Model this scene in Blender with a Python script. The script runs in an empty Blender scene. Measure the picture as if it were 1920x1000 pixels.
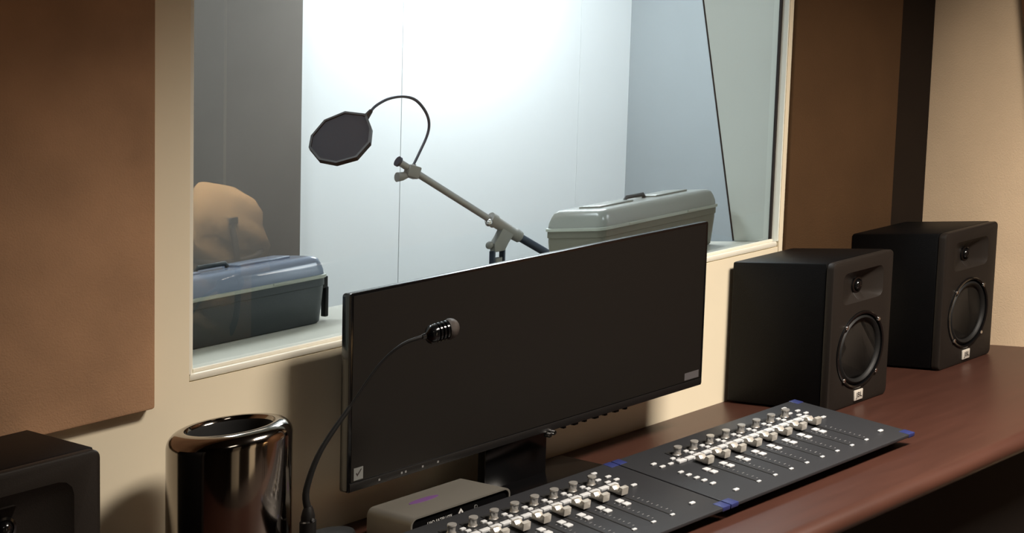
import bpy, bmesh, math, random
from mathutils import Vector, Matrix
random.seed(7)
sc = bpy.context.scene
# ------------------------------------------------------------------ camera, world, lamps, exposure
# World frame: x runs along the window wall, y goes into the vocal booth, z is up. Desk top at z = 0.75.
# The room in the photograph is skewed: everything upright leans by a few degrees against the level
# desk. LEAN carries that: anything upright climbs by (LEAN_X, LEAN_Y) metres per metre of height.
LEAN_X, LEAN_Y, Z0 = 0.1096, -0.0877, 0.75
def W(x, y, z):                       # room coordinates (upright) -> world
    return Vector((x + LEAN_X*(z-Z0), y + LEAN_Y*(z-Z0), z))
cam_d = bpy.data.cameras.new('camera'); cam = bpy.data.objects.new('camera', cam_d)
sc.collection.objects.link(cam); sc.camera = cam
right = Vector((0.7588, -0.6419, -0.11042)); down = Vector((-0.15691, -0.01562, -0.98749)); fwd = Vector((0.63214, 0.76663, -0.11257))
mw = Matrix((( right.x, -down.x, -fwd.x, -2.20534), (right.y, -down.y, -fwd.y, -2.06035), (right.z, -down.z, -fwd.z, 1.43056), (0, 0, 0, 1)))
cam.matrix_world = mw
cam_d.sensor_width = 36; cam_d.lens = 2699.18/1920*36; cam_d.clip_start = 0.05
w = bpy.data.worlds.new('world'); sc.world = w; w.use_nodes = True
w.node_tree.nodes['Background'].inputs[0].default_value = (0.02, 0.017, 0.014, 1)
w.node_tree.nodes['Background'].inputs[1].default_value = 0.5
sc.view_settings.view_transform = 'Standard'; sc.view_settings.look = 'None'
sc.view_settings.exposure = 0.0; sc.view_settings.gamma = 1.0; sc.view_settings.use_curve_mapping = False

def lamp(name, kind, loc, power, color, target=None, **kw):
    d = bpy.data.lights.new(name, kind); d.energy = power; d.color = color
    for k, v in kw.items(): setattr(d, k, v)
    o = bpy.data.objects.new(name, d); sc.collection.objects.link(o); o.location = loc
    if target is not None:
        o.rotation_euler = (Vector(target)-Vector(loc)).to_track_quat('-Z', 'Y').to_euler()
    return o
WARM = (1.0, 0.90, 0.785); COOL = (0.87, 0.95, 1.0)
# rectangular ceiling lamp over the desk, right of the camera
lamp('desk_lamp', 'AREA', (-0.15, -1.65, 2.43), 112, WARM, (-0.15, -1.60, 0.7), shape='RECTANGLE', size=0.80, size_y=0.45, spread=math.radians(129))
lamp('room_lamp', 'AREA', (-2.2, -2.3, 2.44), 4, WARM, (-2.2, -2.3, 0), shape='RECTANGLE', size=0.6, size_y=0.3)
# vocal booth lamps, and a fill near the window
lamp('booth_lamp', 'AREA', (0.85, 1.25, 2.44), 37, COOL, (0.80, 1.30, 0), shape='RECTANGLE', size=1.0, size_y=0.7)
lamp('booth_window_fill', 'AREA', (-0.75, 0.85, 2.44), 11, COOL, (-0.7, 0.80, 0), shape='RECTANGLE', size=0.6, size_y=0.3)  # added fill that brightens the case lid and the jamb
lamp('booth_wall_lamp', 'AREA', W(0.86, 1.83, 2.02), 8, COOL, W(0.87, 2.02, 1.60), shape='RECTANGLE', size=0.45, size_y=0.06)

# ------------------------------------------------------------------ helpers
def lin(c):
    return tuple(((v/255)/12.92 if v/255 <= 0.04045 else ((v/255+0.055)/1.055)**2.4) for v in c)
def mat(name, rgb, rough=0.5, metal=0.0, noise=0.0, nscale=8.0, bump=0.0, bscale=200.0, spec=0.5, emit=None, estr=0.0, coat=0.0, stretch=None):
    m = bpy.data.materials.new(name); m.use_nodes = True
    nt = m.node_tree; b = nt.nodes['Principled BSDF']
    c = lin(rgb)
    b.inputs['Base Color'].default_value = (*c, 1); b.inputs['Roughness'].default_value = rough
    b.inputs['Metallic'].default_value = metal; b.inputs['Specular IOR Level'].default_value = spec
    b.inputs['Coat Weight'].default_value = coat; b.inputs['Coat Roughness'].default_value = 0.12
    tc = nt.nodes.new('ShaderNodeTexCoord'); mp = nt.nodes.new('ShaderNodeMapping')
    if stretch: mp.inputs['Scale'].default_value = stretch
    nt.links.new(tc.outputs['Object'], mp.inputs['Vector'])
    if noise > 0:
        n = nt.nodes.new('ShaderNodeTexNoise'); n.inputs['Scale'].default_value = nscale; n.inputs['Detail'].default_value = 5
        nt.links.new(mp.outputs[0], n.inputs['Vector'])
        r = nt.nodes.new('ShaderNodeValToRGB')
        r.color_ramp.elements[0].position = 0.3; r.color_ramp.elements[1].position = 0.7
        r.color_ramp.elements[0].color = (*[v*(1-noise) for v in c], 1); r.color_ramp.elements[1].color = (*[min(1, v*(1+noise)) for v in c], 1)
        nt.links.new(n.outputs['Fac'], r.inputs[0]); nt.links.new(r.outputs[0], b.inputs['Base Color'])
    if bump > 0:
        n2 = nt.nodes.new('ShaderNodeTexNoise'); n2.inputs['Scale'].default_value = bscale; n2.inputs['Detail'].default_value = 3
        nt.links.new(mp.outputs[0], n2.inputs['Vector'])
        bp = nt.nodes.new('ShaderNodeBump'); bp.inputs['Strength'].default_value = bump; bp.inputs['Distance'].default_value = 0.002
        nt.links.new(n2.outputs['Fac'], bp.inputs['Height']); nt.links.new(bp.outputs[0], b.inputs['Normal'])
    if emit:
        b.inputs['Emission Color'].default_value = (*lin(emit), 1); b.inputs['Emission Strength'].default_value = estr
    return m

M = {
 'wall': mat('cream_wall_paint', (226, 214, 188), 0.7, noise=0.03, nscale=3, bump=0.04, bscale=120),
 'wall_r': mat('beige_fabric_wall', (206, 182, 152), 0.9, noise=0.07, nscale=5, bump=0.3, bscale=300),
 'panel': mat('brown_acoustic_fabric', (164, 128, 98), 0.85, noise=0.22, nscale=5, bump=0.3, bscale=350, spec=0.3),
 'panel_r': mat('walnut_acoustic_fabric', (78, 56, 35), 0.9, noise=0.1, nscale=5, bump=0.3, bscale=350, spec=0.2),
 'strip': mat('near_black_brown', (30, 21, 13), 0.95, noise=0.1, nscale=5, spec=0.2),
 'panel_dk': mat('dark_brown_acoustic_fabric', (84, 58, 38), 0.95, noise=0.1, nscale=5, bump=0.4, bscale=350, spec=0.2),
 'desk': mat('mahogany_laminate', (58, 35, 28), 0.36, spec=0.35, noise=0.12, nscale=6, bump=0.05, bscale=400, stretch=(1, 6, 6)),
 'desk_dk': mat('under_desk_black', (14, 10, 8), 0.7, spec=0.15),
 'ceiling': mat('dark_ceiling_tile', (70, 62, 54), 0.9),
 'floor': mat('charcoal_carpet', (60, 50, 44), 0.95, noise=0.2, nscale=60),
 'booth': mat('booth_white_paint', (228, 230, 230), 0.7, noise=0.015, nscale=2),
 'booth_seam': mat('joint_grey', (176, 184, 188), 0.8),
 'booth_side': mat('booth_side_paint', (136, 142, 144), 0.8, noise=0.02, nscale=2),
 'booth_panel': mat('grey_brown_acoustic_board', (104, 98, 92), 0.95, noise=0.06, nscale=4),
 'jamb': mat('jamb_paint', (232, 236, 228), 0.6),
 'sill': mat('sill_paint', (226, 222, 208), 0.35, noise=0.03, nscale=5),
 'black': mat('satin_black_plastic', (18, 17, 17), 0.42, spec=0.3, bump=0.08, bscale=500),
 'cabinet': mat('black_vinyl_cabinet', (6, 6, 7), 0.5, spec=0.12, bump=0.25, bscale=600),
 'baffle': mat('charcoal_baffle', (30, 26, 23), 0.5, spec=0.2, bump=0.1, bscale=600),
 'gloss': mat('gloss_black', (10, 10, 11), 0.14),
 'rubber': mat('black_rubber', (16, 16, 16), 0.55, spec=0.25),
 'cone': mat('dark_paper_cone', (40, 38, 35), 0.42),
 'chrome': mat('polished_metal', (205, 205, 205), 0.2, metal=1),
 'dkchrome': mat('mirror_black_metal', (150, 142, 134), 0.10, metal=1),
 'alu': mat('brushed_aluminium', (128, 125, 118), 0.45, metal=0.6, bump=0.05, bscale=500),
 'screen': mat('matte_display_glass', (20, 18, 16), 0.5, spec=0.22),
 'console': mat('console_grey', (38, 39, 42), 0.45, spec=0.3, bump=0.05, bscale=500),
 'slot': mat('slot_black', (5, 5, 5), 0.8),
 'blue': mat('blue_corner_film', (30, 38, 84), 0.45),
 'key': mat('translucent_white_key', (172, 174, 176), 0.45),
 'knobm': mat('satin_silver_knob', (196, 194, 190), 0.28, metal=0.75),
 'cap': mat('silver_fader_cap', (190, 186, 178), 0.33, metal=0.55),
 'badge': mat('silver_badge', (205, 200, 190), 0.3, metal=0.3),
 'ink': mat('dark_ink', (30, 20, 18), 0.6),
 'white_ink': mat('light_ink', (190, 190, 188), 0.5),
 'grey_ink': mat('grey_ink', (105, 105, 105), 0.5),
 'purple': mat('purple_reflection', (92, 62, 108), 0.5),
 'case': mat('slate_case_shell', (64, 70, 72), 0.45, bump=0.1, bscale=300),
 'caselid': mat('grey_case_lid', (140, 150, 168), 0.17, bump=0.0, bscale=300),
 'case2': mat('khaki_reflection_case_shell', (112, 110, 96), 0.45),  # right case: khaki reflection in the glass mixed into shell and lid colour
 'caselid2': mat('khaki_reflection_case_lid', (160, 162, 154), 0.25),
 'bead': mat('pale_rim', (180, 184, 172), 0.4),
 'stand': mat('grey_metal_tube', (150, 150, 148), 0.35, metal=0.5),
 'clutch': mat('grey_cast_clutch', (138, 138, 134), 0.55),
 'dark_tube': mat('dark_steel_tube', (54, 62, 76), 0.35, metal=0.3),
 'mesh': mat('black_nylon_mesh', (30, 31, 38), 0.9),
 'sticker': mat('grey_sticker', (104, 106, 104), 0.5),
 'sticker2': mat('dim_grey_sticker', (74, 72, 74), 0.5),
 'khaki': mat('khaki_canvas', (214, 176, 124), 0.9, noise=0.15, nscale=9, bump=0.5, bscale=150),
 'khaki_dk': mat('dark_webbing', (52, 44, 36), 0.8),
 'lampglow': mat('lamp_diffuser', (255, 255, 255), 0.5, emit=(235, 245, 255), estr=9),
 'warmglow': mat('warm_lamp_diffuser', (255, 245, 225), 0.5, emit=(255, 228, 190), estr=4),
 'micgrille': mat('grey_mic_grille', (66, 60, 56), 0.5, metal=0.4, bump=0.6, bscale=1500),
}
def glass_mat():
    m = bpy.data.materials.new('window_glass'); m.use_nodes = True; nt = m.node_tree
    for n in list(nt.nodes): nt.nodes.remove(n)
    out = nt.nodes.new('ShaderNodeOutputMaterial'); mix = nt.nodes.new('ShaderNodeMixShader')
    tr = nt.nodes.new('ShaderNodeBsdfTransparent'); gl = nt.nodes.new('ShaderNodeBsdfGlossy'); fr = nt.nodes.new('ShaderNodeFresnel')
    tr.inputs[0].default_value = (0.96, 0.985, 0.98, 1); gl.inputs['Roughness'].default_value = 0.0
    fr.inputs['IOR'].default_value = 1.8
    nt.links.new(fr.outputs[0], mix.inputs[0]); nt.links.new(tr.outputs[0], mix.inputs[1]); nt.links.new(gl.outputs[0], mix.inputs[2])
    nt.links.new(mix.outputs[0], out.inputs[0])
    return m
M['glass'] = glass_mat()

def T(x=0, y=0, z=0): return Matrix.Translation((x, y, z))
def RX(a): return Matrix.Rotation(a, 4, 'X')
def RY(a): return Matrix.Rotation(a, 4, 'Y')
def RZ(a): return Matrix.Rotation(a, 4, 'Z')

PRE = None        # optional turn about the thing's own origin, applied to every mesh built while set
class MB:
    """Collects shapes in room coordinates; build() leans them with the room and links ONE mesh object."""
    def __init__(s): s.bm = bmesh.new()
    def _add(s, vs, fs, m=None):
        bv = [s.bm.verts.new((m @ Vector(v)) if m is not None else v) for v in vs]
        for f in fs:
            try: s.bm.faces.new([bv[i] for i in f])
            except ValueError: pass
        return bv
    def box(s, x0, x1, y0, y1, z0, z1, m=None, bevel=0.0, seg=2):
        t = bmesh.new()
        vs = [t.verts.new(p) for p in ((x0,y0,z0),(x1,y0,z0),(x1,y1,z0),(x0,y1,z0),(x0,y0,z1),(x1,y0,z1),(x1,y1,z1),(x0,y1,z1))]
        for f in ((3,2,1,0),(4,5,6,7),(0,1,5,4),(1,2,6,5),(2,3,7,6),(3,0,4,7)): t.faces.new([vs[i] for i in f])
        if bevel > 0: bmesh.ops.bevel(t, geom=t.edges[:], offset=bevel, segments=seg, affect='EDGES', profile=0.5)
        s.merge(t, m); return s
    def merge(s, t, m=None):
        t.verts.ensure_lookup_table()
        idx = {v: i for i, v in enumerate(t.verts)}
        s._add([v.co.copy() for v in t.verts], [[idx[v] for v in f.verts] for f in t.faces], m); t.free()
    def prism(s, poly, d0, d1, axis='y', m=None, bevel=0.0, seg=2):
        """poly: list of 2-D points; axis y: (x,z) swept in y; axis z: (x,y) swept in z; axis x: (y,z) swept in x"""
        def P(p, d): return {'y': (p[0], d, p[1]), 'z': (p[0], p[1], d), 'x': (d, p[0], p[1])}[axis]
        t = bmesh.new(); n = len(poly)
        a = [t.verts.new(P(p, d0)) for p in poly]; b = [t.verts.new(P(p, d1)) for p in poly]
        f0 = t.faces.new(a); f1 = t.faces.new(b[::-1])
        for i in range(n): t.faces.new((a[i], b[i], b[(i+1) % n], a[(i+1) % n]))
        bmesh.ops.recalc_face_normals(t, faces=t.faces[:])
        if bevel > 0:
            es = set(f0.edges) | set(f1.edges)
            bmesh.ops.bevel(t, geom=list(es), offset=bevel, segments=seg, affect='EDGES', profile=0.5)
        s.merge(t, m); return s
    def lathe(s, prof, n=48, m=None, cap=True):
        """prof: (r, h) pairs, spun round local z"""
        vs = []; fs = []
        for r, h in prof:
            for k in range(n):
                a = 2*math.pi*k/n; vs.append((r*math.cos(a), r*math.sin(a), h))
        for i in range(len(prof)-1):
            for k in range(n):
                k2 = (k+1) % n; fs.append((i*n+k, i*n+k2, (i+1)*n+k2, (i+1)*n+k))
        if cap:
            fs.append(tuple(range(n))[::-1]); L = (len(prof)-1)*n; fs.append(tuple(range(L, L+n)))
        s._add(vs, fs, m); return s
    def tube(s, pts, rad, n=14, m=None):
        pts = [Vector(p) for p in pts]; k = len(pts)
        rads = rad if isinstance(rad, (list, tuple)) else [rad]*k
        vs = []; fs = []; up = None
        for i, p in enumerate(pts):
            d = (pts[min(i+1, k-1)]-pts[max(i-1, 0)]).normalized()
            if up is None: up = d.orthogonal().normalized()
            up = (up - d*up.dot(d)).normalized(); sd = d.cross(up)
            for j in range(n):
                a = 2*math.pi*j/n; vs.append(p + (up*math.cos(a)+sd*math.sin(a))*rads[i])
        for i in range(k-1):
            for j in range(n):
                j2 = (j+1) % n; fs.append((i*n+j, i*n+j2, (i+1)*n+j2, (i+1)*n+j))
        fs.append(tuple(range(n))[::-1]); fs.append(tuple(range((k-1)*n, k*n)))
        s._add(vs, fs, m); return s
    def ball(s, r, m=None, seg=24, rings=14, sx=1, sy=1, sz=1):
        t = bmesh.new(); bmesh.ops.create_uvsphere(t, u_segments=seg, v_segments=rings, radius=r)
        for v in t.verts: v.co = Vector((v.co.x*sx, v.co.y*sy, v.co.z*sz))
        s.merge(t, m); return s
    def mesh(s, name, lean=True, smooth=40):
        bmesh.ops.recalc_face_normals(s.bm, faces=s.bm.faces[:])
        if lean and PRE is not None:
            for v in s.bm.verts: v.co = PRE @ v.co
        if lean:
            for v in s.bm.verts: v.co = Vector((v.co.x+LEAN_X*v.co.z, v.co.y+LEAN_Y*v.co.z, v.co.z))
        me = bpy.data.meshes.new(name)
        if smooth:
            for f in s.bm.faces: f.smooth = True
            lim = math.radians(smooth)
            for e in s.bm.edges:
                e.smooth = len(e.link_faces) == 2 and e.calc_face_angle(0) < lim
        s.bm.to_mesh(me); s.bm.free(); return me
    def build(s, name, material, parent=None, loc=(0, 0, 0), smooth=40):
        me = s.mesh(name, smooth=smooth); me.materials.append(M[material] if isinstance(material, str) else material)
        o = bpy.data.objects.new(name, me); sc.collection.objects.link(o)
        if parent is None: o.location = W(*loc)
        else: o.parent = parent; o.location = lv(*loc)
        return o
def lv(x, y, z): return Vector((x+LEAN_X*z, y+LEAN_Y*z, z))     # lean of a local offset
def tag(o, label=None, cat=None, group=None, kind=None):
    for k, v in (('label', label), ('category', cat), ('group', group), ('kind', kind)):
        if v: o[k] = v
    return o
def thing(name, loc, label, cat, group=None):
    o = bpy.data.objects.new(name, None); o.empty_display_size = 0.05; sc.collection.objects.link(o)
    o.location = W(*loc) + Vector((0, 0, 0.0006)); return tag(o, label, cat, group)
def copy_part(src, parent, off):
    c = src.copy(); sc.collection.objects.link(c); c.parent = parent; c.location = src.location + lv(*off); return c
def copy_tree(o, loc=None, parent=None):
    c = o.copy(); sc.collection.objects.link(c)
    if parent is not None: c.parent = parent
    if loc is not None: c.location = W(*loc) + Vector((0, 0, 0.0006))
    for ch in list(o.children): copy_tree(ch, None, c)
    return c
def text(s, size, name, material, parent, m, depth=0.0006):
    """lettering as thin raised mesh; m places it in the parent's upright coordinates (text lies in local xy)"""
    cu = bpy.data.curves.new(name, 'FONT'); cu.body = s; cu.size = size; cu.extrude = depth; cu.align_x = 'CENTER'; cu.align_y = 'CENTER'
    cu.resolution_u = 3
    to = bpy.data.objects.new('tmp', cu); sc.collection.objects.link(to)
    dg = bpy.context.evaluated_depsgraph_get(); me = bpy.data.meshes.new_from_object(to.evaluated_get(dg))
    bpy.data.objects.remove(to); b = MB(); t = bmesh.new(); t.from_mesh(me); b.merge(t, m); bpy.data.meshes.remove(me)
    return b.build(name, material, parent, smooth=0)
def boolean(me, cutters):
    o = bpy.data.objects.new('tmp', me); sc.collection.objects.link(o); cs = []
    for c in cutters:
        co = bpy.data.objects.new('cut', c); sc.collection.objects.link(co); cs.append(co)
        md = o.modifiers.new('b', 'BOOLEAN'); md.object = co; md.operation = 'DIFFERENCE'; md.solver = 'EXACT'
    dg = bpy.context.evaluated_depsgraph_get(); r = bpy.data.meshes.new_from_object(o.evaluated_get(dg))
    for x in [o]+cs: bpy.data.objects.remove(x)
    return r
def rrect(x0, x1, z0, z1, r, n=5):
    pts = []
    for cx, cz, a0 in ((x1-r, z1-r, 0), (x0+r, z1-r, 90), (x0+r, z0+r, 180), (x1-r, z0+r, 270)):
        for k in range(n+1):
            a = math.radians(a0+90*k/n); pts.append((cx+r*math.cos(a), cz+r*math.sin(a)))
    return pts
def smooth_path(ctrl, n=8):
    P = [Vector(c) for c in ctrl]; out = []
    for i in range(len(P)-1):
        p0 = P[max(i-1, 0)]; p1 = P[i]; p2 = P[i+1]; p3 = P[min(i+2, len(P)-1)]
        for k in range(n):
            t = k/n; out.append(0.5*((2*p1)+(-p0+p2)*t+(2*p0-5*p1+4*p2-p3)*t*t+(-p0+3*p1-3*p2+p3)*t**3))
    out.append(P[-1]); return out
def struct(mb, name, material, loc=(0, 0, 0)):
    return tag(mb.build(name, material, None, loc, smooth=0), kind='structure')
# In structure helpers coordinates are given relative to z = Z0 (so W(0,0,Z0) is the origin)
OR = (0, 0, Z0)
def zz(z): return z-Z0

# ------------------------------------------------------------------ the rooms
XL, XR, ZT = -1.234, 0.19, 2.06      # window opening
SILL = 1.068
YB = -3.3
struct(MB().box(-3.4, 0.9, YB-0.1, 0.42, zz(-0.06), zz(0)), 'floor', 'floor', OR)
struct(MB().box(-3.4, 0.9, YB-0.1, 0.0, zz(2.5), zz(2.56)), 'ceiling', 'ceiling', OR)
wf = MB()
wf.box(-3.4, XL, 0, 0.13, zz(0), zz(2.5)); wf.box(XL, XR, 0, 0.13, zz(0), zz(SILL-0.012)); wf.box(XL, XR, 0, 0.13, zz(ZT), zz(2.5))
wf.box(XR+0.003, 0.75, 0, 0.12, zz(0), zz(2.5))
struct(wf, 'wall_front', 'wall', OR)
struct(MB().box(0.73, 0.83, YB, -0.0005, zz(0), zz(2.5)), 'wall_right', 'wall_r', OR)
struct(MB().box(-3.4, -3.3, YB, 0, zz(0), zz(2.5)), 'wall_left', 'strip', OR)
struct(MB().box(-3.4, 0.9, YB-0.1, YB, zz(0), zz(2.5)), 'wall_back', 'strip', OR)
for k, (dx0, dx1) in enumerate(((-2.75, -1.95), (-0.95, -0.35))):  # unseen doors, added as pale shapes for the chrome cylinder to reflect
    dr = struct(MB().box(dx0, dx1, YB+0.001, YB+0.035, zz(0.0), zz(2.05), bevel=0.004), 'door_%d' % (k+1), 'wall', OR)
    MB().tube([(dx0+0.07, YB+0.075, zz(1.0)), (dx0+0.19, YB+0.075, zz(1.0))], 0.009, 10).build('door_handle', 'chrome', dr)
# booth
struct(MB().box(-1.9, 1.8, 0.42, 2.1, zz(-0.06), zz(0)), 'floor_booth', 'floor', OR)
struct(MB().box(-1.9, 1.8, 0.13, 2.1, zz(2.5), zz(2.56)), 'ceiling_booth', 'booth', OR)
wb = struct(MB().box(-1.9, 1.8, 2.012, 2.1, zz(0), zz(2.5)), 'wall_booth_back', 'booth_seam', OR)
# the white boards of the back wall, with thin open joints between them
for x0, x1 in ((-1.88, -0.65), (-0.648, 0.607), (0.610, 1.435), (1.4365, 1.70)):
    bd = MB().box(x0, x1, 2.0, 2.0125, zz(0), zz(2.5)).build('wall_board', 'booth', wb, (0, 0, 0), smooth=0)
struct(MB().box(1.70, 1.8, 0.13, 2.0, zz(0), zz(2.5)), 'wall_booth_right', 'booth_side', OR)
struct(MB().box(-1.98, -1.9, 0.13, 2.1, zz(0), zz(2.5)), 'wall_booth_left', 'booth', OR)
struct(MB().box(0.75, 1.8, 0.12, 0.2, zz(0), zz(2.5)), 'wall_booth_front', 'booth', OR)
# window: sill, right jamb with slanted back edge, left jamb, glass, bead
win = tag(bpy.data.objects.new('window_1', None), kind='structure'); sc.collection.objects.link(win); win.location = W(0, 0, SILL)
s = MB().box(XL+0.001, XR-0.001, 0.001, 0.40, -0.011, 0.0, bevel=0.003).build('window_sill', 'sill', win)
s2 = MB().box(XL+0.001, XR-0.001, 0.132, 0.38, -0.30, -0.0115).build('sill_box', 'wall', win)
jr = MB().prism([(0.0015, 0), (0.126, 0), (0.252+0.1, ZT-SILL), (0.0015, ZT-SILL)], XR, XR+0.0025, 'x')
jr.build('right_jamb', 'jamb', win)
def jy(z): return 0.126+(0.226)*(z/(ZT-SILL))
tr = MB().tube([(XR, 0.128, 0.001), (XR, 0.352, ZT-SILL)], 0.0022, 8).build('jamb_seal', 'ink', win)
MB().box(XL, XL+0.004, 0.001, 0.34, 0, ZT-SILL).build('left_jamb', 'sill', win)
MB().box(XL+0.004, XL+0.012, 0.012, 0.03, 0, ZT-SILL).build('glazing_bead', 'sill', win)
MB().box(XR-0.005, XR-0.0005, 0.018, 0.024, 0, ZT-SILL).build('glazing_bead', 'ink', win)
MB().box(XL+0.012, XR-0.006, 0.010, 0.018, 0.0, 0.006, bevel=0.001).build('glazing_bead', 'sill', win)
g = MB(); g._add([(XL+0.004, 0.022, 0.0), (XR-0.002, 0.022, 0.0), (XR-0.002, 0.022, ZT-SILL), (XL+0.004, 0.022, ZT-SILL)], [(0, 1, 2, 3)])
g.build('glass_pane', 'glass', win, smooth=0)

# ------------------------------------------------------------------ wall panels
def panel(name, x0, x1, z0, z1, th, material, label, cat='acoustic panel'):
    o = MB().box(x0, x1, -th, -0.0005, z0-Z0, z1-Z0, bevel=min(0.004, th*0.3)).build(name, material, None, OR)
    return tag(o, label, cat)
panel('sound_absorber', -2.7, -1.302, 1.032, 2.25, 0.022, 'panel', 'large brown fabric acoustic panel on the wall left of the studio window')
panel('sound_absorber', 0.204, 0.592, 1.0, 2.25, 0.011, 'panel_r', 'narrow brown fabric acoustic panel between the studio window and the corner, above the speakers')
panel('sound_absorber', 0.596, 0.7285, 1.0, 2.25, 0.006, 'strip', 'dark brown strip standing for the shadow gap in the corner behind the far speaker')  # near-black colour stands for the shade in the corner gap
def ys(z): return -0.238+(z-1.533)*0.17
o = MB().prism([(ys(2.2), zz(2.2)), (ys(0.80), zz(0.80)), (-0.76, zz(0.80)), (-0.76, zz(0.02)), (-3.25, zz(0.02)), (-3.25, zz(2.2))], 0.715, 0.7295, 'x').build('sound_absorber', 'panel_dk', None, OR)  # out of view it is drawn long and low to darken the glass reflection
tag(o, 'dark brown panel on the beige wall, only its slanted edge in the top right corner', 'acoustic panel')
# booth panel
o = MB().box(-1.2, 0.168, 1.93, 1.9995, zz(0.4), zz(2.35), bevel=0.004).build('sound_absorber', 'booth_panel', None, OR)
tag(o, 'tall grey-brown acoustic board inside the booth, against the left of its white wall', 'acoustic panel')

# lamp fittings (above the frame)
t = thing('wall_lamp', (0.87, 1.86, 2.0), 'bright white batten lamp high on the booth back wall', 'lamp')
MB().box(-0.27, 0.27, -0.02, 0.135, 0.03, 0.06, bevel=0.004).build('lamp_housing', 'booth', t)
MB().box(-0.25, 0.25, -0.01, 0.06, 0.012, 0.03, bevel=0.003).build('diffuser', 'lampglow', t)
t = thing('ceiling_lamp', (-0.43, -1.65, 2.49), 'rectangular warm ceiling lamp above the mixing desk', 'lamp')
MB().box(-0.32, 0.32, -0.06, 0.06, -0.04, 0.008, bevel=0.004).build('lamp_housing', 'booth', t)
MB().box(-0.30, 0.30, -0.045, 0.045, -0.048, -0.04).build('diffuser', 'warmglow', t)

# ------------------------------------------------------------------ desk
t = thing('desk', (0, 0, 0.75), 'long dark reddish-brown laminate desk running under the studio window', 'desk')
prof = [(-0.002, -0.038), (-0.002, 0.0), (-0.675, 0.0)]
for k in range(1, 9):
    a = math.radians(90-k*22.5); prof.append((-0.675-0.019*math.cos(a)*1.3, -0.019+0.019*math.sin(a)))
MB().prism(prof, -2.9, 0.7285, 'x').build('desktop', 'desk', t)
MB().box(-2.88, 0.72, -0.62, -0.60, -0.745, -0.038).build('under_desk_shade', 'desk_dk', t)  # near-black sheet put in for the shade below the desk edge
MB().box(-2.88, -2.84, -0.598, -0.01, -0.75, -0.038).build('side_panel', 'desk_dk', t)
MB().box(0.69, 0.72, -0.598, -0.01, -0.75, -0.038).build('side_panel', 'desk_dk', t)

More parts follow.
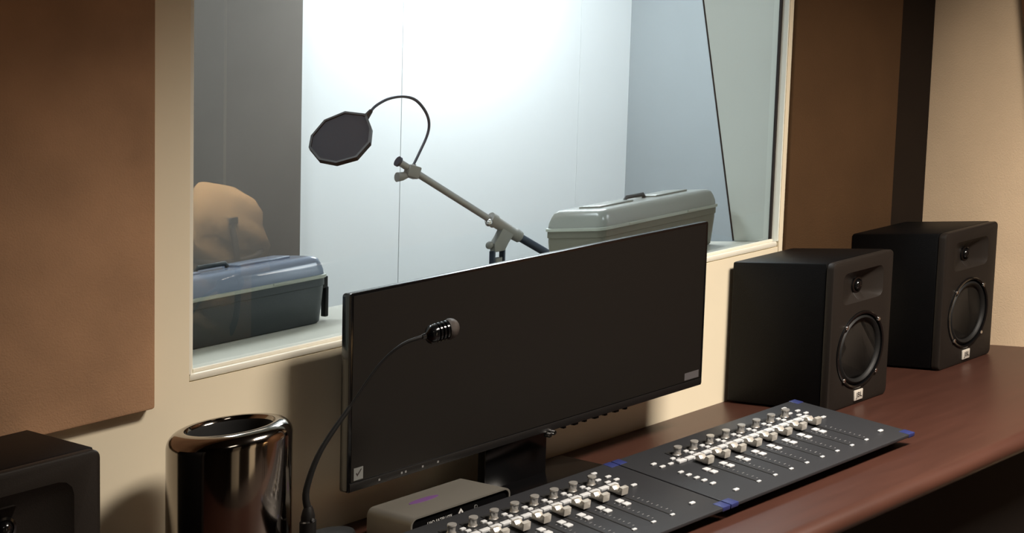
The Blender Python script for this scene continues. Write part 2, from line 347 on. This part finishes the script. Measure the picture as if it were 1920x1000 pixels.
# ------------------------------------------------------------------ monitor speakers
def make_speaker(loc, label, group, wd=0.205, dp=0.222, ht=0.298, yaw=3.5, zc=0.240, hw=0.066, hh=0.031):
    global PRE
    t = thing('studio_speaker', loc, label, 'speaker', group); PRE = RZ(math.radians(yaw))
    # origin: front bottom left corner on the desk
    MB().box(0.001, wd-0.001, 0.014, dp, 0.004, ht, bevel=0.004).build('cabinet', 'cabinet', t)
    # front baffle with woofer hole and waveguide hollow
    b = MB().prism(rrect(0, wd, 0.0, ht, 0.012), -0.006, 0.0135, 'y', bevel=0.004)
    bm_me = b.mesh('baffle', lean=False, smooth=0)
    wx, wz, wr = wd*0.5, 0.110, 0.078
    c1 = MB().lathe([(wr, -0.03), (wr, 0.03)], 48, T(wx, 0, wz) @ RX(math.pi/2)).mesh('c', lean=False, smooth=0)
    ww, wh = 0.018, 0.014
    c2 = MB()
    def ring(a, b2, y, n=8):   # softened rectangle
        return [(wx+p[0], y, zc+p[1]) for p in rrect(-a, a, -b2, b2, min(a, b2)*0.45, 3)]
    R = [ring(hw*1.05, hh*1.1, -0.009), ring(hw, hh, -0.0055), ring(hw*0.62, hh*0.72, 0.004), ring(ww, wh, 0.012)]
    n = len(R[0]); vs = [p for r in R for p in r]; fs = [tuple(range(n))[::-1], tuple(range(3*n, 4*n))]
    for i in range(3):
        for k in range(n): fs.append((i*n+k, i*n+(k+1) % n, (i+1)*n+(k+1) % n, (i+1)*n+k))
    c2._add(vs, fs); c2 = c2.mesh('c', lean=False, smooth=0)
    res = boolean(bm_me, [c1, c2])
    fb = MB(); tb = bmesh.new(); tb.from_mesh(res); fb.merge(tb); fb.build('baffle', 'baffle', t, smooth=30)
    # tweeter dome and its saddle
    tw = MB().ball(0.011, T(wx, 0.010, zc), sy=0.9).build('tweeter', 'gloss', t)
    MB().lathe([(0.017, 0), (0.016, 0.003), (0.0125, 0.004), (0.0125, 0)], 28, T(wx, 0.0118, zc) @ RX(math.pi/2)).build('tweeter_ring', 'gloss', t)
    for s_ in (-1, 1):
        sd = MB().prism([(0.0115, zc+s_*0.013), (0.0115, zc+s_*0.030), (-0.004, zc+s_*0.030)], wx-0.012, wx+0.012, 'x', bevel=0.002)
        sd.build('waveguide_ridge', 'baffle', t)
    # woofer
    Rw = T(wx, 0.0, wz) @ RX(math.pi/2)           # local z points to the listener (-y)
    MB().lathe([(0.0775, -0.012), (0.0775, 0.008), (0.0755, 0.0095), (0.072, 0.0085), (0.071, 0.004), (0.071, -0.012)], 56, Rw).build('woofer_ring', 'gloss', t)
    MB().lathe([(0.071, 0.001), (0.0685, 0.006), (0.0645, 0.0085), (0.0605, 0.006), (0.058, 0.001), (0.058, -0.004), (0.071, -0.004)], 56, Rw).build('woofer_surround', 'rubber', t)
    MB().lathe([(0.059, 0.001), (0.049, -0.003), (0.034, -0.008), (0.021, -0.0125), (0.021, -0.0128), (0.059, -0.0135)], 56, Rw).build('woofer_cone', 'cone', t)
    MB().lathe([(0.021, -0.0125), (0.0185, -0.007), (0.013, -0.0035), (0.006, -0.002), (0.0001, -0.0018)], 32, Rw).build('dust_cap', 'rubber', t)
    sm = None
    for a in (45, 135, 225, 315):
        x, z = wx+0.0745*math.cos(math.radians(a)), wz+0.0745*math.sin(math.radians(a))
        MB().lathe([(0.0042, 0), (0.0042, 0.0035), (0.003, 0.0045)], 12, T(x, -0.0075, z) @ RX(math.pi/2)).build('screw', 'chrome', t)
    bd = MB().box(wx-0.014, wx+0.014, -0.0095, -0.0055, 0.008, 0.029, bevel=0.0015).build('badge', 'badge', t)
    text('JBL', 0.0145, 'lettering', 'ink', bd, T(wx+0.001, -0.0098, 0.0185) @ RX(math.pi/2), 0.0003)
    for sx in (0.03, wd-0.03):
        for sy in (0.03, dp-0.03): MB().lathe([(0.009, 0), (0.009, 0.0045)], 16, T(sx, sy, 0)).build('foot', 'rubber', t)
    PRE = None
    return t
sp = make_speaker((0.026, -0.271, 0.75), 'black two-way studio speaker right of the monitor, the nearer of the two on the right', 'black studio speakers', wd=0.199, dp=0.257, yaw=0)
sp2 = make_speaker((0.438, -0.254, 0.75), 'black two-way studio speaker in the right corner, the farther one against the beige wall', 'black studio speakers', wd=0.207, dp=0.241, yaw=0)
sp3 = make_speaker((-1.748, -0.268, 0.75), 'black studio speaker at the left edge, under the brown panel beside the dark chrome cylinder', 'black studio speakers', wd=0.245, dp=0.235, yaw=0, zc=0.222, hw=0.085, hh=0.045)

# ------------------------------------------------------------------ ultrawide monitor
t = thing('computer_monitor', (-0.60, -0.13, 0.75), 'wide black computer monitor on a stand below the studio window', 'monitor')
x0, x1, z0, z1 = -0.422, 0.415, 0.0925, 0.411
MB().prism(rrect(x0, x1, z0, z1, 0.005), 0.0, 0.022, 'y', bevel=0.0015).build('housing', 'gloss', t)
MB().box(x0+0.007, x1-0.007, -0.0008, 0.0, z0+0.016, z1-0.005).build('screen', 'screen', t)
MB().box(x0+0.004, x1-0.004, -0.0022, 0.0005, z0+0.001, z0+0.0145, bevel=0.001).build('lower_bezel', 'black', t)
MB().box(-0.25, 0.25, 0.022, 0.045, 0.16, 0.36, bevel=0.01).build('rear_cover', 'black', t)
MB().prism([(-0.11, 0.008), (0.035, 0.008), (0.035, 0.20), (-0.11, 0.20)], 0.030, 0.052, 'y', bevel=0.003).build('stand_neck', 'gloss', t)
MB().prism([(-0.148, -0.080), (0.118, -0.080), (0.132, 0.095), (-0.148, 0.095)], 0.0, 0.011, 'z', bevel=0.004).build('stand_base', 'gloss', t)
st = MB().box(x0+0.012, x0+0.030, -0.0016, -0.0009, z0+0.018, z0+0.038).build('sticker', 'sticker', t); st['label'] = 'pale square energy sticker'
MB().prism([(x0+0.016, z0+0.029), (x0+0.019, z0+0.024), (x0+0.027, z0+0.034), (x0+0.026, z0+0.0355), (x0+0.019, z0+0.0275), (x0+0.0172, z0+0.030)], -0.0019, -0.0015, 'y').build('tick_mark', 'ink', st)
st = MB().box(x1-0.052, x1-0.012, -0.0016, -0.0009, z0+0.018, z0+0.032).build('sticker', 'sticker2', t); st['label'] = 'dim grey oblong sticker'
for px, pz in ((0.006, 0.0), (0.016, 0.002)):
    MB().lathe([(0.0045, 0), (0.0045, 0.012), (0.0035, 0.014)], 14, T(px, 0.002, z0-0.004+pz) @ RX(math.pi/2)).build('joystick_button' if px < 0.01 else 'plug', 'chrome', t)
for k in range(7):
    MB().box(0.05+k*0.026, 0.056+k*0.026+0.004*(k % 2), 0.002, 0.012, z0-0.004, z0+0.001, bevel=0.0008).build('bezel_clip', 'rubber', t)
for k, dx in enumerate((0.03, 0.075, 0.083, 0.118, 0.150)):
    MB().box(x0+0.03+dx, x0+0.0335+dx, -0.0026, -0.0022, z0+0.006, z0+0.0095).build('bezel_mark', 'grey_ink', t)

# ------------------------------------------------------------------ dark chrome cylinder computer
t = thing('cylinder_computer', (-1.258, -0.172, 0.75), 'mirror-black cylindrical computer with a round open top, left of the monitor', 'computer')
r = 0.092; H = 0.262
p = [(r-0.006, 0.0), (r-0.002, 0.003), (r, 0.01), (r, H-0.022)]
for k in range(1, 9):
    a = math.radians(k*12.5); p.append((r-0.022+0.022*math.cos(a), H-0.022+0.022*math.sin(a)))
p += [(r-0.026, H-0.002), (r-0.0285, H-0.006)]
MB().lathe(p, 96, cap=False).build('shell', 'dkchrome', t)
MB().lathe([(r-0.0286, H-0.0062), (r-0.0300, H-0.012), (r-0.0305, H-0.115)], 72, cap=False).build('inner_wall', 'slot', t)
MB().lathe([(r-0.0310, H-0.12), (r-0.0310, H-0.075), (0.02, H-0.070), (0.018, H-0.085), (0.004, H-0.085)], 48).build('fan_hub', 'rubber', t)
MB().lathe([(r-0.012, -0.0), (r-0.012, 0.004)], 48).build('base_ring', 'rubber', t)

# ------------------------------------------------------------------ gooseneck microphone
t = thing('gooseneck_microphone', (-1.135, -0.255, 0.75), 'thin black gooseneck microphone on a round base, bending across the monitor', 'microphone')
def L(x, y, z): return (x+1.135, y+0.255, z-0.75)
MB().lathe([(0.040, 0), (0.042, 0.004), (0.041, 0.070), (0.036, 0.080), (0.02, 0.083)], 40).build('base', 'rubber', t)
MB().lathe([(0.0125, 0), (0.0125, 0.030), (0.0105, 0.032), (0.0105, 0.038), (0.0085, 0.046), (0.006, 0.052)], 20, T(*L(-1.172, -0.252, 0.828))).build('connector', 'black', t)
MB().lathe([(0.0025, 0), (0.0025, 0.0015)], 12, T(*L(-1.172, -0.2645, 0.862)) @ RX(math.pi/2)).build('latch_screw', 'chrome', t)
neck = smooth_path([L(-1.172, -0.252, 0.875), L(-1.174, -0.25, 0.905), L(-1.152, -0.253, 0.958), L(-1.105, -0.258, 1.012)], 6)
neck2 = smooth_path([L(-1.105, -0.258, 1.012), L(-1.062, -0.268, 1.065), L(-1.030, -0.282, 1.091), L(-0.998, -0.293, 1.098)], 8)
MB().tube(neck, [0.0058-0.0020*i/(len(neck)-1) for i in range(len(neck))], 12).build('lower_neck', 'rubber', t)
MB().tube(neck2, [0.0022+0.0012*max(0, (i/(len(neck2)-1)-0.5)*2) for i in range(len(neck2))], 10).build('upper_neck', 'black', t)
a = Vector(L(-1.000, -0.293, 1.098)); b_ = Vector(L(-0.943, -0.302, 1.1025)); d = (b_-a).normalized()
q = d.to_track_quat('Z', 'Y').to_matrix().to_4x4(); q = Matrix.Translation(a) @ q
MB().lathe([(0.004, 0), (0.0045, 0.006), (0.0125, 0.011), (0.0145, 0.014), (0.0145, 0.020)], 28, q).build('head_collar', 'gloss', t)
for k in range(4):
    MB().lathe([(0.0125, 0.019+k*0.006), (0.0150, 0.0200+k*0.006), (0.0150, 0.0230+k*0.006), (0.0125, 0.0245+k*0.006)], 28, q).build('head_ring', 'gloss', t)
MB().lathe([(0.0148, 0.043)]+[(0.0165*math.cos(math.radians(u)), 0.046+0.0165*math.sin(math.radians(u))) for u in range(0, 91, 15)], 28, q).build('head_grille', 'micgrille', t)

# ------------------------------------------------------------------ audio interface
t = thing('audio_interface', (-0.968, -0.232, 0.75), 'small silver audio unit with black front, below the lower left of the monitor', 'audio unit')
wI, dI, hI = 0.205, 0.122, 0.052
outer = rrect(0, wI, 0.001, hI, 0.012); inner = rrect(0.003, wI-0.003, 0.004, hI-0.003, 0.0095)
n = len(outer); mb = MB(); vs = [(p[0], 0, p[1]) for p in outer]+[(p[0], 0, p[1]) for p in inner]+[(p[0], dI, p[1]) for p in outer]+[(p[0], 0.006, p[1]) for p in inner]
fs = []
for k in range(n):
    k2 = (k+1) % n
    fs += [(k, k2, n+k2, n+k), (k, 2*n+k, 2*n+k2, k2), (n+k, n+k2, 3*n+k2, 3*n+k)]
fs.append(tuple(range(2*n, 3*n)))
mb._add(vs, fs); mb.build('shell', 'alu', t)
MB().prism(rrect(0.0032, wI-0.0032, 0.0042, hI-0.0032, 0.0093), 0.004, 0.008, 'y').build('front_panel', 'gloss', t)
text('UAD SATELLITE', 0.0072, 'lettering', 'white_ink', t, T(0.060, 0.0035, 0.0345) @ RX(math.pi/2), 0.0002)
dm = MB().prism([(0.098, 0.035), (0.103, 0.042), (0.108, 0.035), (0.103, 0.028)], 0.0030, 0.0041, 'y').build('emblem', 'white_ink', t)
MB().prism([(0.1015, 0.035), (0.103, 0.038), (0.1045, 0.035), (0.103, 0.032)], 0.0026, 0.0031, 'y').build('emblem_centre', 'ink', t)
MB().lathe([(0.0036, 0), (0.0036, 0.0012), (0.0028, 0.0012), (0.0028, 0)], 16, T(0.134, 0.0040, 0.036) @ RX(math.pi/2)).build('status_light', 'grey_ink', t)
MB().prism([(0.080+0.030*math.cos(k*math.pi/8)*1.0, 0.074+0.010*math.sin(k*math.pi/8)) for k in range(16)], hI-0.0002, hI+0.0004, 'z').build('print', 'purple', t)['label'] = 'purple reflection painted on the lid'  # a purple reflection, painted as a flat patch on the shell
for sx in (0.02, wI-0.02):
    for sy in (0.02, dI-0.02): MB().lathe([(0.006, 0), (0.006, 0.0015)], 12, T(sx, sy, 0)).build('foot', 'rubber', t)

# ------------------------------------------------------------------ fader consoles
TA = math.atan(0.035/0.272)
def make_console(loc, label):
    t = thing('fader_console', loc, label, 'mixing console', 'fader consoles on the desk')
    K = T(0, 0, 0.0165) @ RX(TA)       # tilted top: origin = front left lower corner of chassis
    TOP = 0.006
    wC, dC = 0.491, 0.274
    MB().prism(rrect(0, wC, 0, dC, 0.008, 3), 0.0, TOP, 'z', m=K, bevel=0.0012).build('top_plate', 'console', t)
    MB().prism([(0.035, 0.004), (dC-0.004, 0.004), (dC-0.004, 0.004+0.030), (0.035, 0.004+0.0165)], 0.006, wC-0.006, 'x').build('lower_body', 'black', t)
    for cx, cy in ((0, 0), (1, 0), (0, 1), (1, 1)):
        a0 = 0.0 if not cx else wC-0.017; b0 = 0.0 if not cy else dC-0.022
        MB().box(a0-0.0006, a0+0.0176, b0-0.0006, b0+0.0226, -0.001, TOP+0.0008, m=K, bevel=0.0015).build('corner_guard', 'blue', t)
        fx = 0.03 if not cx else wC-0.03; fy = 0.045 if not cy else dC-0.03
        MB().lathe([(0.010, 0), (0.010, 0.0045)], 14, T(fx, fy, 0)).build('foot', 'rubber', t)
    def put(proto, x, y): return copy_part(proto, t, tuple(K.to_3x3() @ Vector((x, y, 0))))
    X0 = 0.1055; P = 0.0414
    # prototypes live at strip 0, then are copied along the row
    def row(mb, name, material, spots):
        first = None; out = []
        for x, y in spots:
            if first is None:
                first = mb.build(name, material, t); first_xy = (x, y); out.append(first)
            else: out.append(put(first, x-first_xy[0], y-first_xy[1]))
        return out
    kx, ky = X0-0.002, 0.218
    mb = MB().lathe([(0.0078, 0), (0.0080, 0.002), (0.0064, 0.004), (0.0064, 0.0115), (0.0076, 0.0135), (0.0072, 0.0155)], 20, K @ T(kx, ky, TOP))
    row(mb, 'knob', 'knobm', [(kx+i*P, ky) for i in range(8)])
    mb = MB().box(kx-0.010, kx+0.010, ky-0.008, ky+0.020, TOP-0.001, TOP+0.0012, m=K, bevel=0.0005)
    row(mb, 'knob_plate', 'slot', [(kx+i*P, ky) for i in range(8)])
    def key(x, y, w2=0.0048, d2=0.0036, h=0.0035):
        return MB().box(x-w2, x+w2, y-d2, y+d2, TOP-0.0005, TOP+h, m=K, bevel=0.0014)
    sp_ = [(kx+0.0215+i*P, 0.217) for i in range(7)]+[(kx+0.023+i*P, 0.2055) for i in range(7)]+[(kx-0.022, 0.207), (kx-0.020, 0.195)]
    row(key(*sp_[0]), 'button', 'key', sp_)
    sp_ = [(kx-0.020+i*P*0.5, 0.1885) for i in range(17)]
    row(key(*sp_[0], 0.0094, 0.0052, 0.0045), 'select_key', 'key', sp_)
    sp_ = [(X0+0.006+i*P-P*0.02, 0.178) for i in range(8)]
    row(key(*sp_[0], 0.0065, 0.0036, 0.0038), 'mute_key', 'key', sp_)
    # faders
    fx = X0+0.0005
    mb = MB().box(fx-0.0013, fx+0.0013, 0.040, 0.172, TOP-0.001, TOP+0.0007, m=K)
    row(mb, 'fader_slot', 'slot', [(fx+i*P, 0.1) for i in range(8)])
    fy = 0.156
    side = [(-0.015, 0.004), (-0.015, 0.0155), (-0.0075, 0.0165), (-0.004, 0.0105), (0.003, 0.0095), (0.008, 0.0135), (0.015, 0.0125), (0.015, 0.004)]
    mb = MB().prism([(fy+p[0], TOP+p[1]) for p in side], fx-0.0075, fx+0.0075, 'x', m=K, bevel=0.0012)
    mb.box(fx-0.001, fx+0.001, fy-0.004, fy+0.004, TOP-0.001, TOP+0.006, m=K)
    row(mb, 'fader_cap', 'cap', [(fx+i*P, fy) for i in range(8)])
    mb = MB().box(fx-0.0042, fx+0.0042, 0.0325, 0.0375, TOP-0.0004, TOP+0.0022, m=K, bevel=0.0008)
    row(mb, 'touch_light', 'key', [(fx+i*P, 0.035) for i in range(8)])
    sp_ = [(fx-0.0205+i*P, y) for i in range(8) for y in (0.132, 0.116)]
    row(key(*sp_[0], 0.0062, 0.0060, 0.0030), 'channel_button', 'key', sp_)
    sp_ = [(0.045, y) for y in (0.153, 0.135, 0.117, 0.100, 0.081)]+[(0.040, 0.212), (0.042, 0.193), (0.062, 0.193),
           (0.430, 0.250), (0.437, 0.223), (0.438, 0.204), (0.414, 0.223), (0.419, 0.205), (0.441, 0.166), (0.452, 0.046), (0.051, 0.036)]
    row(key(*sp_[0], 0.0055, 0.0034, 0.0030), 'small_button', 'key', sp_)
    # printed scale marks beside each slot
    mb = MB()
    for i in range(8):
        for k in range(9):
            yy = 0.048+k*0.0105; mb.box(fx+i*P+0.010, fx+i*P+0.0135+0.002*(k % 2), yy, yy+0.0014, TOP-0.0002, TOP+0.0002, m=K)
    o = mb.build('scale_marks', 'grey_ink', t, smooth=0); o['kind'] = 'stuff'
    return t
c1 = make_console((-0.587, -0.562, 0.75), 'flat grey eight-fader console on the right, in front of the nearer right speaker')
c2 = copy_tree(c1, (-1.0808, -0.562, 0.75)); c2['label'] = 'flat grey eight-fader console at the bottom of the picture, in front of the monitor stand'

# ------------------------------------------------------------------ hard cases on the sill
def make_case(loc, yaw, label, latch_end, body='case', lid='caselid'):
    t = thing('hard_case', loc, label, 'case', 'hard cases on the window sill')
    Q = RZ(yaw); Lc, Dc, zs, Hc = 0.395, 0.170, 0.086, 0.124
    def shell(name, material, zs_, m):      # zs_: (z, inset) rings
        rings = [[(p[0], p[1], z) for p in rrect(i, Lc-i, i, Dc-i, max(0.022-i*0.4, 0.004), 5)] for z, i in zs_]
        n = len(rings[0]); vs = [p for r in rings for p in r]; fs = [tuple(range(n))[::-1], tuple(range((len(rings)-1)*n, len(rings)*n))]
        for i in range(len(rings)-1):
            for k in range(n): fs.append((i*n+k, i*n+(k+1) % n, (i+1)*n+(k+1) % n, (i+1)*n+k))
        b = MB(); b._add(vs, fs, m); return b.build(name, material, t)
    shell('body', body, [(0, 0.010), (0.003, 0.007), (0.060, 0.002), (0.068, 0.002), (0.069, 0.0), (zs-0.004, 0.0)], Q)
    shell('rim', 'bead', [(zs-0.004, -0.001), (zs-0.003, -0.003), (zs+0.002, -0.003), (zs+0.003, -0.001)], Q)
    shell('lid', lid, [(zs+0.003, 0.001), (zs+0.012, 0.002), (Hc-0.014, 0.006), (Hc-0.006, 0.010), (Hc-0.001, 0.018), (Hc, 0.026)], Q)
    # raised pads on the lid
    for a, b_ in ((0.05, 0.16), (0.235, 0.345)):
        MB().box(a, b_, 0.055, 0.115, Hc-0.001, Hc+0.004, m=Q, bevel=0.002).build('lid_pad', lid, t)
    hd = MB().tube([(0.165, 0.085, Hc+0.001), (0.17, 0.085, Hc+0.008), (0.225, 0.085, Hc+0.008), (0.23, 0.085, Hc+0.001)], 0.0045, 10, Q).build('handle', 'case', t)
    for lx in (0.10, 0.295):
        MB().box(lx-0.020, lx+0.020, -0.0055, 0.0005, zs-0.001, zs+0.003, m=Q, bevel=0.001).build('rim_catch', 'bead', t)
    if latch_end:
        MB().box(Lc-0.001, Lc+0.013, 0.022, 0.040, zs-0.026, zs-0.004, m=Q, bevel=0.002).build('latch', 'black', t)
        MB().box(Lc+0.007, Lc+0.015, 0.022, 0.038, 0.006, zs-0.024, m=Q, bevel=0.002).build('strap', 'black', t)
    return t
make_case((-1.228, 0.222, SILL), 0.0, 'dark grey hard case with lighter lid at the left end of the window sill', True)
make_case((-0.238, 0.112, SILL), math.radians(4.5), 'grey hard case coloured with a khaki reflection, right end of the sill, above the monitor', False, 'case2', 'caselid2')

# ------------------------------------------------------------------ microphone stand and pop filter in the booth
Y = 0.90
t = thing('microphone_stand', (0.138, Y, 0), 'grey boom microphone stand inside the booth, pole rising behind the monitor', 'microphone stand')
def B(x, z, y=Y): return (x-0.138, y-Y, z)
MB().tube([B(0.138, 0.20), B(0.138, 1.03)], 0.0095, 16).build('pole', 'dark_tube', t)
MB().lathe([(0.014, 0), (0.014, 0.05)], 16, T(0, 0, 0.98)).build('pole_collar', 'clutch', t)
for a in (20, 140, 260):
    ca, sa = math.cos(math.radians(a)), math.sin(math.radians(a))
    lg = MB().tube([(0, 0, 0.24), (0.15*ca, 0.15*sa, 0.11), (0.30*ca, 0.30*sa, 0.012)], 0.008, 10).build('leg', 'dark_tube', t)
    MB().ball(0.012, T(0.30*ca, 0.30*sa, 0.012)).build('rubber_foot', 'rubber', lg)
MB().tube([B(-0.188, 1.3145), B(0.118, 1.1285)], 0.0085, 16).build('boom', 'stand', t)
MB().tube([B(-0.195, 1.3185), B(-0.189, 1.315)], 0.0125, 16).build('boom_end_cap', 'dark_tube', t)
MB().tube([B(0.205, 1.078), B(0.42, 0.955)], 0.0105, 16).build('boom_tail', 'dark_tube', t)
MB().tube([B(0.42, 0.955), B(0.47, 0.926)], 0.022, 16).build('counterweight', 'rubber', t)
MB().tube([B(0.108, 1.137), B(0.126, 1.126), B(0.128, 1.125), B(0.192, 1.086), B(0.196, 1.084), B(0.214, 1.073)], [0.017, 0.0175, 0.0145, 0.0135, 0.0165, 0.0150], 16).build('clutch', 'clutch', t)
MB().prism([(B(0.150, 1.112)[0], 1.112), (B(0.190, 1.088)[0], 1.088), (B(0.168, 1.064)[0], 1.064), (B(0.156, 1.046)[0], 1.046), (B(0.121, 1.046)[0], 1.046), (B(0.118, 1.070)[0], 1.070), (B(0.132, 1.086)[0], 1.086)], -0.012, 0.012, 'y', bevel=0.004).build('clutch_body', 'clutch', t)
MB().ball(0.0105, T(*B(0.110, 1.067))).build('clutch_knob', 'clutch', t)
MB().ball(0.010, T(*B(0.098, 1.127, Y-0.01))).build('boom_knob', 'chrome', t)
for sx in (0.121, 0.155): MB().box(B(sx-0.003, 0)[0], B(sx+0.003, 0)[0], -0.010, 0.010, 1.004, 1.050, bevel=0.001).build('fork_arm', 'dark_tube', t)
MB().box(B(0.124, 0)[0], B(0.152, 0)[0], -0.006, 0.006, 1.006, 1.030, bevel=0.002).build('fork_block', 'clutch', t)
MB().tube([B(0.112, 1.005, Y), B(0.165, 1.005, Y)], 0.006, 10).build('fork_bolt', 'dark_tube', t)
# pop filter clamped to the boom
t = thing('pop_filter', (-0.14, Y, 1.285), 'black ten-sided pop filter on a curved gooseneck, clamped to the boom', 'pop filter')
def F(x, y, z): return (x+0.14, y-Y, z-1.285)
o = [(-0.319, 0.9483, 1.45), (-0.2952, 0.8907, 1.4378), (-0.3085, 0.8478, 1.4037), (-0.3313, 0.8204, 1.3707), (-0.3692, 0.8198, 1.3399), (-0.4034, 0.8565, 1.3315), (-0.4205, 0.9045, 1.3427), (-0.4167, 0.9562, 1.3735), (-0.3979, 0.9772, 1.4005), (-0.3582, 0.9802, 1.4351)]
cc = Vector((sum(p[0] for p in o)/10, sum(p[1] for p in o)/10, sum(p[2] for p in o)/10))
e1 = (Vector(o[1])-cc).normalized(); nn = Vector((0, 0, 0))
for i in range(10): nn += (Vector(o[i])-cc).cross(Vector(o[(i+1) % 10])-cc)
nn.normalize()
if nn.y > 0: nn = -nn
oo = [Vector(p) - nn*(Vector(p)-cc).dot(nn) for p in o]       # one plane
def ringpts(sc_, off): return [Vector(F(*(cc+(p-cc)*sc_+nn*off))) for p in oo]
rings = [ringpts(1.0, -0.006), ringpts(1.0, 0.006), ringpts(0.93, 0.006), ringpts(0.93, -0.006)]
mb = MB(); fs = []
for i in range(4):
    i2 = (i+1) % 4
    for k in range(10): fs.append((i*10+k, i*10+(k+1) % 10, i2*10+(k+1) % 10, i2*10+k))
mb._add([p for r in rings for p in r], fs); mb.build('hoop', 'black', t, smooth=20)
mb = MB(); a_ = ringpts(0.94, -0.003); b2 = ringpts(0.94, 0.003); fs = [tuple(range(10)), tuple(range(10, 20))[::-1]]
for k in range(10): fs.append((k, 10+k, 10+(k+1) % 10, (k+1) % 10))
mb._add(a_+b2, fs); mb.build('mesh_screen', 'mesh', t, smooth=0)
top = oo[1]
gn = smooth_path([F(-0.147, Y, 1.300), F(-0.128, Y, 1.330), F(-0.104, Y, 1.372), F(-0.099, Y, 1.403), F(-0.112, Y, 1.433), F(-0.142, Y, 1.462), F(-0.182, Y-0.002, 1.474), F(-0.228, Y-0.004, 1.472), F(-0.268, Y-0.007, 1.458), F(top.x+0.004, top.y, top.z+0.002)], 8)
MB().tube(gn, 0.0036, 12).build('gooseneck', 'dark_tube', t)
MB().tube([F(top.x+0.012, top.y, top.z+0.010), F(top.x-0.004, top.y, top.z-0.006)], [0.0055, 0.009], 12).build('hoop_clip', 'black', t)
MB().tube([F(-0.149, Y, 1.288), F(-0.143, Y, 1.305)], [0.011, 0.0055], 12).build('gooseneck_socket', 'clutch', t)
MB().box(-0.024, 0.014, -0.013, 0.013, -0.017, 0.013, m=T(-0.003, 0, 0.002) @ RY(math.radians(20)), bevel=0.004).build('clamp', 'clutch', t)
MB().tube([(-0.055, 0, -0.006), (-0.038, 0, -0.006), (-0.016, 0, -0.004)], [0.012, 0.011, 0.006], 14).build('clamp_screw', 'clutch', t)

# ------------------------------------------------------------------ backpack on a stool (its reflection shows in the window glass)
def wloc(x, y, z): return (x-LEAN_X*(z-Z0), y-LEAN_Y*(z-Z0), z)
t = thing('stool', wloc(-0.24, -1.66, 0.0), 'black stool across the control room, under a khaki backpack', 'stool')
MB().lathe([(0.17, 0.47), (0.18, 0.48), (0.18, 0.52), (0.16, 0.535)], 32).build('seat', 'rubber', t)
for a in (45, 135, 225, 315):
    ca, sa = math.cos(math.radians(a)), math.sin(math.radians(a))
    MB().tube([(0.12*ca, 0.12*sa, 0.47), (0.17*ca, 0.17*sa, 0.0)], 0.011, 10).build('leg', 'dark_tube', t)
t = thing('backpack', wloc(-0.24, -1.66, 0.541), 'khaki canvas backpack with dark straps, mirrored in the window beside the left case', 'bag')
mb = MB()
rs = []
for k in range(13):
    u = k/12; z = 0.44*u
    wq = 0.155*math.sqrt(max(0.0, 1-((u-0.42)/0.60)**4))*(1-0.25*max(0, u-0.6)); dq = 0.095*math.sqrt(max(0.0, 1-((u-0.42)/0.60)**4))
    rs.append([(wq*math.copysign(abs(math.cos(a))**0.7, math.cos(a))*(1+0.03*math.sin(7*a+k)), dq*math.copysign(abs(math.sin(a))**0.7, math.sin(a)), z) for a in [2*math.pi*j/32 for j in range(32)]])
    rs[-1] = [(p[0]*(1+0.05*math.sin(5*u*6+3*p[0]*20)), p[1]*(1+0.10*math.sin(9*u*3+p[0]*34)), p[2]+0.010*(1+math.sin(p[0]*30+u*9))) for p in rs[-1]]
fs = [tuple(range(32))[::-1], tuple(range(12*32, 13*32))]
for i in range(12):
    for j in range(32): fs.append((i*32+j, i*32+(j+1) % 32, (i+1)*32+(j+1) % 32, (i+1)*32+j))
mb._add([p for r_ in rs for p in r_], fs); mb.build('bag_body', 'khaki', t, smooth=60)
MB().ball(0.10, T(0, 0.06, 0.14), sx=1.05, sy=0.55, sz=0.9).build('front_pocket', 'khaki', t)
MB().tube(smooth_path([(0, 0.06, 0.40), (0.0, 0.112, 0.30), (0, 0.125, 0.20), (0, 0.118, 0.10), (0, 0.07, 0.02)], 6), 0.009, 10).build('strap', 'khaki_dk', t)
MB().tube(smooth_path([(-0.13, 0.05, 0.27), (-0.06, 0.105, 0.255), (0.06, 0.108, 0.255), (0.13, 0.05, 0.27)], 6), 0.008, 10).build('strap', 'khaki_dk', t)
MB().box(-0.016, 0.016, 0.115, 0.130, 0.355, 0.375, m=T(0, -0.03, 0), bevel=0.003).build('buckle', 'chrome', t)
